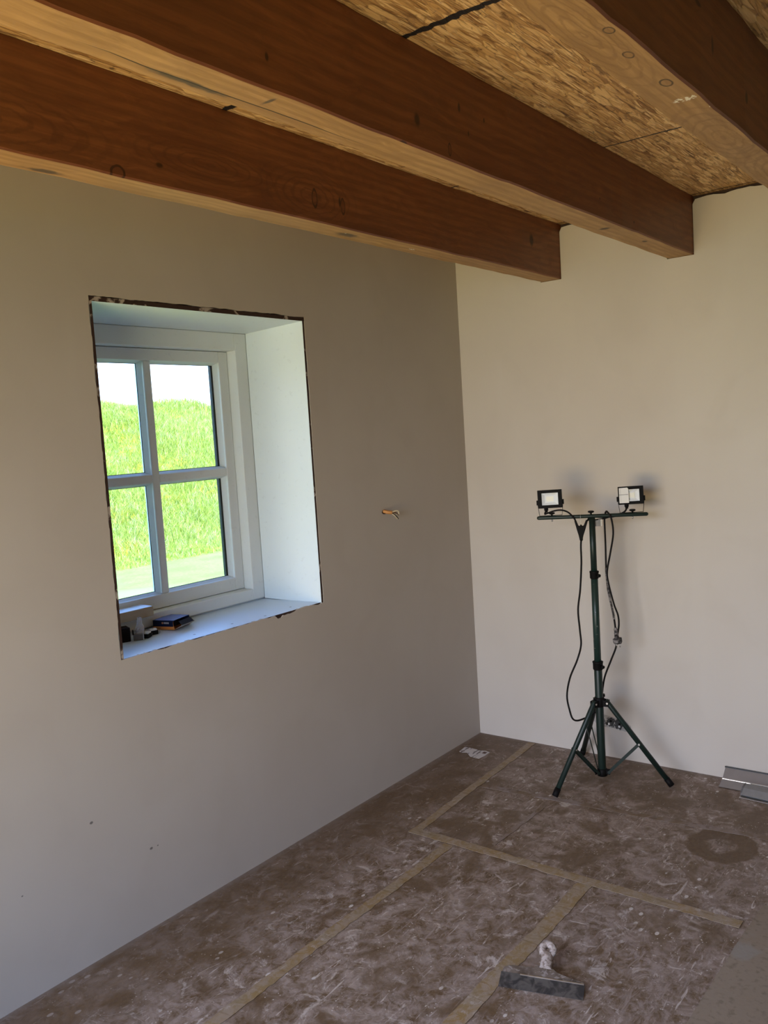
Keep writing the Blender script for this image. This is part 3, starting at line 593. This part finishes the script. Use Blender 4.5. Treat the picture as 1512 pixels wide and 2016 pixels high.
cable('power_cable', [(-.046, 1.020), (-.0487, .99), (-.0497, .919), (-.0585, .813), (-.0706, .728), (-.067, .643), (-.0649, .578), (-.0836, .513), (-.1158, .438), (-.131, .361), (-.122, .296), (-.1115, .263), (-.092, .252, .010), (-.060, .255, .035), (-.03, .268, .045), (-.004, .300, .032), (.008, .34, .026), (.0135, .37, .024), (.026, .438, .018), (.053, .509, .010), (.075, .566, .005), (.084, .62, .008), (.0905, .66, .010), (.0885, .70, .010), (.074, .747, .006), (.0560, .832, .002), (.0520, .885, -.002), (.0662, .958, -.010), (.0812, 1.041, -.013), (.0758, 1.103, -.013), (.062, 1.129, -.006), (.0555, 1.127, .008), (.050, 1.10, .013), (.0496, 1.06, .010), (.0496, .99, .006), (.0487, .874, .004), (.054, .80, .002), (.067, .726, .002), (.0738, .673, .003), (.0765, .640, .003)], .0038)
cable('dusty_cable_section', [(.0487, .90, .004), (.0487, .874, .004), (.0515, .83, .003), (.054, .80, .002), (.067, .726, .002), (.0725, .685, .003)], .0044, DUSTY, label='plaster-dusted stretch of cable')
bm = bmesh.new()
tube(bm, [(.0765, .003, .650), (.077, .003, .640), (.0775, .003, .632), (.078, .003, .625), (.079, .003, .618)], [.005, .0085, .0065, .0085, .0075], 12)
tube(bm, [(.079, .003, .618), (.0800, .003, .606), (.0815, .003, .604), (.083, .003, .590), (.0835, .003, .583)], [.0085, .010, .0185, .0185, .015], 18)
pg = tp('plug', bm, DUSTY); bm = bmesh.new()
for q in (-.006, .0065): tube(bm, [(.0835+q, .003, .585), (.085+q*1.1, .003, .567)], .0024, 8)
tp('plug_pin', bm, STEEL, pg)
bm = bmesh.new(); tube(bm, [(.0128, .024, .352), (.0118, .024, .362)], .012, 10); tp('cable_tie', bm, BLACKP)
s = NT('foil_tag'); s.base(s.mix(s.noise(120, 4), (.16, .15, .14), (.30, .29, .27))).rough(.4).metal(.3); TAGM = s.m
bm = bmesh.new(); n = 5; vs = []
for i in range(n+1):
    t = i/n; vs.append((.0095 + .030*t, -.004 + .004*math.sin(t*5)))
for j, (z0, z1) in enumerate(((1.072, 1.101),)):
    for a, b in zip(vs, vs[1:]): hexa(bm, [(a[0], a[1], z0+.001), (b[0], b[1], z0), (b[0], b[1]+.0008, z0), (a[0], a[1]+.0008, z0+.001), (a[0], a[1], z1), (b[0], b[1], z1), (b[0], b[1]+.0008, z1), (a[0], a[1]+.0008, z1)])
tube(bm, [(.008, 0, 1.098), (.05, 0, 1.1025), (.07, 0, 1.108)], .0028, 8, mi=1); tp('warning_tag', bm, [TAGM, BLACKP], label='crumpled grey foil tag under the crossbar')

# ------------------------------------------------------------------ wall socket recess behind tripod
s = NT('socket_mess'); s.base(s.mix(s.mr(s.noise(60, 5, 1), .45, .58), (.035, .033, .033), (.50, .48, .45))).rough(.8).bump(s.noise(90, 4), .8, .006); SM = s.m
rnd = random.Random(21)
so = empty('socket_box', (-.001, -.685, .160)); tag(so, 'rough wall socket recess splashed with plaster behind the tripod pole', 'socket')
bm = bmesh.new(); pl = []
for k in range(40):
    a = 2*math.pi*k/40; ca, sa = math.cos(a), math.sin(a); rx = .088*abs(ca)**.6*math.copysign(1, ca); rz = .026*abs(sa)**.6*math.copysign(1, sa)
    pl.append((rx*(1+rnd.uniform(-.07, .07)), rz*(1+rnd.uniform(-.15, .15)) + rx*.12))
prism(bm, pl, 'x', -.0006, .0008); link('plaster_patch', bm, simple('grey_patch', (.40, .37, .34), .85, bump=.6), so)
for cy in (.045, .0, -.038):
    bm = bmesh.new(); n = 28
    for k in range(n):
        a0, a1 = 2*math.pi*k/n, 2*math.pi*(k+1)/n; r0, r1 = .0185, .0235 + rnd.uniform(-.002, .002)
        hexa(bm, [(-.0008, cy+r0*math.cos(a0), r0*math.sin(a0)+cy*.12), (-.0008, cy+r1*math.cos(a0), r1*math.sin(a0)+cy*.12), (-.0008, cy+r1*math.cos(a1), r1*math.sin(a1)+cy*.12), (-.0008, cy+r0*math.cos(a1), r0*math.sin(a1)+cy*.12),
                  (-.004, cy+r0*math.cos(a0), r0*math.sin(a0)+cy*.12), (-.003, cy+r1*math.cos(a0), r1*math.sin(a0)+cy*.12), (-.003, cy+r1*math.cos(a1), r1*math.sin(a1)+cy*.12), (-.004, cy+r0*math.cos(a1), r0*math.sin(a1)+cy*.12)])
    rg = link('box_ring', bm, SM, so)
    bm = bmesh.new(); prism(bm, [(cy+.0185*math.cos(a*math.pi/8), .0185*math.sin(a*math.pi/8)+cy*.12) for a in range(16)], 'x', -.0018, -.0008); link('box_inside', bm, simple('dark_box_inside', (.05, .05, .05), .8, var=.9, scale=120), so)
    for j in range(2):
        bm = bmesh.new(); yy, zz = cy + rnd.uniform(-.008, .008), rnd.uniform(-.008, .008)+cy*.12; box(bm, -.007, -.0018, yy-.004, yy+.004, zz-.005, zz+.004); link('terminal', bm, PAPER if j else BLACKP, so, bevel=.0008)

# ------------------------------------------------------------------ wires poking out of the window wall
wb = empty('wall_wires', (-.666, 0, 1.172)); tag(wb, 'short electrical wires sticking out of a hole beside the window', 'wires')
ORG = simple('orange_conduit', (.55, .25, .07), .5, var=.3); YEL = simple('cream_wire', (.95, .82, .60), .5); BLK = simple('black_wire', (.02, .02, .02), .5); BRN = simple('brown_wire', (.12, .05, .025), .5)
def wire(name, pts, r, m):
    bm = bmesh.new(); tube(bm, smoothpath(pts), r, 8); link(name, bm, m, wb)
bm = bmesh.new(); prism(bm, [(-.020, 0), (-.014, .008), (.006, .009), (.012, 0), (.002, -.010), (-.012, -.008)], 'y', -.0012, -.0002); link('hole', bm, simple('dark_hole', (.05, .03, .02), .9), wb)
pts = [(-.008, .0, .004), (-.004, -.012, .001), (.002, -.024, -.002), (.010, -.032, -.003)]
bm = bmesh.new(); sp_ = smoothpath(pts, 8); tube(bm, sp_, [.0072 + (.0010 if i % 2 else -.0006) for i in range(len(sp_))], 12); link('conduit', bm, ORG, wb)
wire('wire', [(.008, -.030, -.004), (.024, -.038, .002), (.042, -.040, -.001), (.052, -.036, -.014)], .0024, YEL)
wire('wire', [(.008, -.030, -.006), (.026, -.038, -.006), (.038, -.036, -.010), (.050, -.034, -.018)], .0024, BRN)
wire('wire', [(.006, -.030, -.005), (.018, -.036, -.009), (.030, -.034, -.014), (.048, -.034, -.016)], .0022, YEL)
wire('wire', [(.004, -.031, -.003), (.018, -.037, -.012), (.034, -.036, -.022), (.048, -.034, -.034)], .0026, BLK)
wire('wire', [(.004, -.031, -.006), (.016, -.037, -.015), (.030, -.036, -.025), (.043, -.034, -.034)], .0018, YEL)

# ------------------------------------------------------------------ things on the window sill
SZ = .8785
# wood block on the frame ledge
s = NT('block_wood'); x, y, z = s.sep(); g_ = s.noise(1, 5, .5, v=s.map(sc=(8, 90, 90))); s.base(s.mix(g_, (.42, .34, .22), (.55, .47, .33))).rough(.7); BW = s.m
WTOP = simple('skylit_top_and_white_cap', (.78, .79, .80), .5, var=.04)
bm = bmesh.new(); box(bm, -.20, 0, 0, .079, 0, .033); bm.faces.ensure_lookup_table()
for f in bm.faces:
    if f.calc_center_median().z > .032: f.material_index = 1  # white top puts the skylight on the pale wood into its colour
tag(link('wood_block', bm, [BW, WTOP], loc=(-1.732, .2025, .9308), rotz=-.01, bevel=.0015), 'offcut of pale wood with its skylit top coloured white, lying on the window frame ledge', 'wood block')
# screw box
NAVY = matte('navy_card', (.006, .009, .032), .5); BLUE = simple('blue_card', (.06, .13, .42), .25, var=.2); OR = simple('orange_card', (.60, .20, .035), .5); INN = simple('dark_card_inside', (.02, .022, .035), .7); GREYC = simple('grey_card_inside', (.30, .30, .30), .7)
bx = empty('screw_box', (-1.7265, .2195, SZ), math.atan2(-.081, .0245)); tag(bx, 'open navy and orange carton with its flap hanging open on the sill', 'box')
# local X along its long printed face (towards the room), local Y into the window depth
Lx, Ly, Hh = .085, .095, .033
bm = bmesh.new(); t = .0008
box(bm, 0, Lx*.97, 0, t, 0, .011, 1); box(bm, 0, Lx*.97, 0, t, .011, Hh, 0); box(bm, 0, Lx, Ly-t, Ly, 0, Hh, 0); box(bm, 0, t, 0, Ly, 0, Hh, 0); box(bm, 0, Lx, 0, Ly, 0, t, 1); box(bm, 0, Lx*.99, 0, Ly, Hh-t, Hh, 2)
box(bm, Lx*.55, Lx*.56, t, Ly-t, t, Hh-t, 3)
link('carton', bm, [NAVY, OR, BLUE, INN], bx)
bm = bmesh.new(); hexa(bm, [(Lx, 0, .0005), (Lx+.028, .010, .014), (Lx+.028, Ly-.01, .014), (Lx, Ly, .0005), (Lx-.0005, 0, .0015), (Lx+.027, .010, .0155), (Lx+.027, Ly-.01, .0155), (Lx-.0005, Ly, .0015)]); link('flap', bm, [GREYC], bx)
bm = bmesh.new(); hexa(bm, [(Lx+.026, .010, .014), (Lx+.012, .012, .027), (Lx+.012, Ly-.012, .027), (Lx+.026, Ly-.01, .014), (Lx+.0245, .010, .015), (Lx+.0105, .012, .028), (Lx+.0105, Ly-.012, .028), (Lx+.0245, Ly-.01, .015)]); link('flap', bm, [NAVY], bx)
bm = bmesh.new(); hexa(bm, [(Lx*.97, 0, .001), (Lx+.010, -.012, .004), (Lx+.006, -.013, .022), (Lx*.97, 0, .030), (Lx*.97, .0008, .001), (Lx+.010, -.0112, .004), (Lx+.006, -.0122, .022), (Lx*.97, .0008, .030)]); link('side_flap', bm, [OR], bx)
# tiny printed mark on the navy face: orange round emblem and pale wordmark
bm = bmesh.new(); prism(bm, [(.039+.0035*math.cos(a*math.pi/6), .0235+.0035*math.sin(a*math.pi/6)) for a in range(12)], 'y', -.0008, -.0002); link('emblem', bm, simple('emblem_orange', (.55, .25, .12), .5), bx)
bm = bmesh.new(); xx = .045
for wd in (.0028, .0028, .0028, .0034, .0028, .0028): 
    box(bm, xx, xx+.0009, -.0008, -.0002, .0210, .0262); box(bm, xx, xx+wd*.8, -.0008, -.0002, .0210, .0220); box(bm, xx, xx+wd*.8, -.0008, -.0002, .0252, .0262); xx += wd + .0006
link('wordmark', bm, PAPER, bx)
bm = bmesh.new(); box(bm, .010, .030, -.0007, -.0002, .0045, .0065); link('orange_strip_print', bm, INK, bx)
# black box, grey holder, bag, small fittings
bm = bmesh.new(); box(bm, -.060, 0, 0, .045, 0, .046); b_ = link('black_box', bm, BLACKP, loc=(-1.870, .150, SZ-.002), rotz=-.35, bevel=.002); tag(b_, 'small matte black box at the left end of the sill', 'box')
gb = empty('grey_terminal_block', (-1.848, .140, SZ-.003), -.6); tag(gb, 'small grey-brown electrical block standing beside the black box', 'terminal block')
GB = simple('grey_brown_plastic', (.14, .13, .115), .5)
bm = bmesh.new(); box(bm, -.016, .016, 0, .018, 0, .020); link('body', bm, GB, gb, bevel=.001)
bm = bmesh.new(); box(bm, -.018, -.014, 0, .018, .020, .034); link('side_wall', bm, BLACKP, gb)
bm = bmesh.new(); box(bm, .015, .0175, -.002, .004, -.0, .026); link('metal_tab', bm, STEEL, gb)
# crumpled clear bag
bm = bmesh.new(); rnd = random.Random(9); n, m_ = 10, 8; G = []
for j in range(m_+1):
    t = j/m_; row = []
    for i in range(n):
        a = 2*math.pi*i/n; r_ = (.016 - .010*t) * (1 + rnd.uniform(-.3, .3)); row.append(bm.verts.new((r_*math.cos(a)*1.3 + .004*t, r_*math.sin(a)*.6, .056*t + rnd.uniform(-.002, .002))))
    G.append(row)
for j in range(m_):
    for i in range(n): bm.faces.new((G[j][i], G[j][(i+1) % n], G[j+1][(i+1) % n], G[j+1][i]))
s = NT('clear_plastic'); s.base((.70, .74, .80)).rough(.15); s.b.inputs['Alpha'].default_value = .45; CP = s.m
tag(link('plastic_bag', bm, CP, loc=(-1.829, .158, SZ+.012)), 'crumpled clear plastic bag on the sill behind the grey block', 'bag')
def fitting(loc, rz, label):
    f_ = empty('wire_connector', loc, rz); tag(f_, label, 'connector', 'small wire connectors on the sill')
    bm = bmesh.new(); box(bm, -.016, .016, -.009, .009, 0, .014); link('body', bm, BLACKP, f_, bevel=.002)
    bm = bmesh.new(); box(bm, -.012, .012, -.0075, .0075, .014, .020); link('cap', bm, WTOP, f_, bevel=.001)
    bm = bmesh.new(); tube(bm, [(.012, 0, .007), (.024, 0, .007)], .0055, 10); link('collar', bm, GREYC, f_)
fitting((-1.806, .147, SZ-.003), .5, 'black and white wire connector touching the grey block')
fitting((-1.772, .163, SZ-.002), -.3, 'black and white wire connector closest to the open carton')
bm = bmesh.new(); tube(bm, [(-.018, 0, .0), (.018, .004, .0)], .004, 10); tag(link('wall_plug', bm, NAVY, loc=(-1.785, .178, SZ+.003)), 'dark cylindrical plug lying behind the wire connectors', 'wall plug')

# ------------------------------------------------------------------ putty knife on the floor
s = NT('scuffed_steel'); s.base(s.mix(s.mr(s.noise(40, 5, 1), .4, .65), (.050, .050, .052), (.13, .125, .12))).rough(.42).metal(.5); BL = s.m
s = NT('rusty_plastered_steel'); c = s.mix(s.mr(s.noise(35, 5), .35, .6), (.075, .052, .035), (.15, .115, .09)); c = s.mix(s.mr(s.noise(60, 5, 1), .55, .65, 0, .8), c, (.28, .24, .22)); s.base(c).rough(.7).bump(s.noise(90, 4), .6, .002); RS = s.m
s = NT('plaster_crusted_handle'); c = s.mix(s.mr(s.noise(70, 5, 1), .38, .55), (.20, .15, .12), (.42, .36, .33)); s.base(c).rough(.85).bump(s.noise(80, 5), .9, .004); PH = s.m
pk = empty('putty_knife', (-1.639, -1.168, 0), math.atan2(-.956, .293)); tag(pk, 'wide grey steel putty knife with plaster-crusted ring handle on the floor', 'putty knife')
bm = bmesh.new(); hexa(bm, [(-.1125, 0, .0020), (.1125, 0, .0020), (.1125, .042, .018), (-.1125, .042, .018), (-.1125, -.0005, .0034), (.1125, -.0005, .0034), (.1125, .041, .0195), (-.1125, .041, .0195)]); link('blade', bm, BL, pk)
bm = bmesh.new(); box(bm, -.060, .1105, .0375, .0405, .0185, .0212); link('worn_edge', bm, simple('bare_steel', (.5, .45, .40), .35, 1, var=.4), pk)
bm = bmesh.new(); poly = [(-.1125, .040), (.1125, .040), (.108, .049), (.07, .056), (.036, .066), (.022, .078), (.018, .092), (-.012, .092), (-.017, .080), (-.030, .071), (-.060, .070), (-.096, .067), (-.108, .058)]
A = [bm.verts.new((p[0], p[1], .0185 + (p[1]-.04)*.20)) for p in poly]; B = [bm.verts.new((p[0], p[1], .010 + (p[1]-.04)*.20)) for p in poly]
f1 = bm.faces.new(A); f2 = bm.faces.new(B)
for i in range(len(poly)): j = (i+1) % len(poly); bm.faces.new((A[i], A[j], B[j], B[i]))
bmesh.ops.triangulate(bm, faces=[f1, f2]); link('shoulder', bm, RS, pk, bevel=.001)
bm = bmesh.new(); tube(bm, smoothpath([(.003, .075, .020), (.003, .092, .028), (.002, .106, .036), (.001, .115, .040)]), [.0185 - .00022*i for i in range(19)], 14)
Rr = .0148; cy_, cz_ = .128, .046; n = 28; ring_ = []
for k in range(n):
    a = 2*math.pi*k/n; d = Vector((math.cos(a), math.sin(a)*.88, math.sin(a)*.48)); p = Vector((.001, cy_, cz_)) + d*Rr; row = []; rr = .0108*(1 + .08*math.sin(k*2.7))
    nn = Vector((0, -.48, .88))
    for q in range(10): b = 2*math.pi*q/10; row.append(bm.verts.new(p + rr*(math.cos(b)*d + math.sin(b)*nn)))
    ring_.append(row)
for k in range(n):
    for q in range(10): f = bm.faces.new((ring_[k][q], ring_[(k+1) % n][q], ring_[(k+1) % n][(q+1) % 10], ring_[k][(q+1) % 10])); f.smooth = True
link('handle', bm, PH, pk)
bm = bmesh.new(); tube(bm, [(.001, cy_-.0035, .004), (.001, cy_, cz_-.012)], [.004, .005], 8); link('handle_tang', bm, PH, pk)

# ------------------------------------------------------------------ wide plastering blades by the back wall
ALU = simple('dull_aluminium', (.30, .275, .265), .42, .35, var=.2, scale=14); ALU2 = simple('grey_plastered_aluminium', (.23, .225, .22), .55, .3, var=.3, scale=30); SH = simple('shiny_blade_steel', (.75, .72, .68), .3, .9)
k1 = empty('plastering_blade', (-.05, -1.179, 0)); tag(k1, 'dull aluminium plastering blade leaning against the back wall, rearmost of two', 'plastering blade', 'wide plastering blades by the back wall')
bm = bmesh.new(); prism(bm, [(.041, .050), (.046, .049), (.045, .030), (-.052, .001), (-.056, .004), (-.003, .0165)], 'y', -.60, 0); link('profile', bm, ALU, k1)
bm = bmesh.new(); prism(bm, [(.0, .0165), (-.004, .0145), (-.003, .0185), (.001, .0195)], 'y', -.60, .001); link('ridge', bm, SH, k1)
bm = bmesh.new(); prism(bm, [(.040, .049), (.046, .048), (.046, .0535), (.041, .0535)], 'y', -.60, .002); link('back_edge', bm, RUBBER, k1)
k2 = empty('plastering_blade', (-.160, -1.278, 0), -.07); tag(k2, 'grey aluminium plastering blade with shiny lower edge, frontmost of two at the right edge', 'plastering blade', 'wide plastering blades by the back wall')
bm = bmesh.new(); prism(bm, [(.002, .0095), (.026, .030), (.060, .036), (.066, .030), (.060, .010)], 'y', -.60, 0); link('profile', bm, ALU2, k2, bevel=.001)
bm = bmesh.new(); prism(bm, [(-.010, .0015), (-.010, .0035), (.04, .0055), (.04, .0035)], 'y', -.60, .002); link('blade', bm, SH, k2)
bm = bmesh.new(); prism(bm, [(.004, .0055), (.006, .010), (.050, .012), (.050, .0055)], 'y', -.60, -.002); link('gap_shade', bm, RUBBER, k2)  # black strip painting in the dark gap between profile and blade
bm = bmesh.new(); prism(bm, [(.001, .007), (.024, .031), (.060, .037), (.068, .030), (.062, .008)], 'y', -.003, .003); link('end_cap', bm, simple('scuffed_end_cap', (.12, .11, .11), .7, var=.6, scale=90), k2)
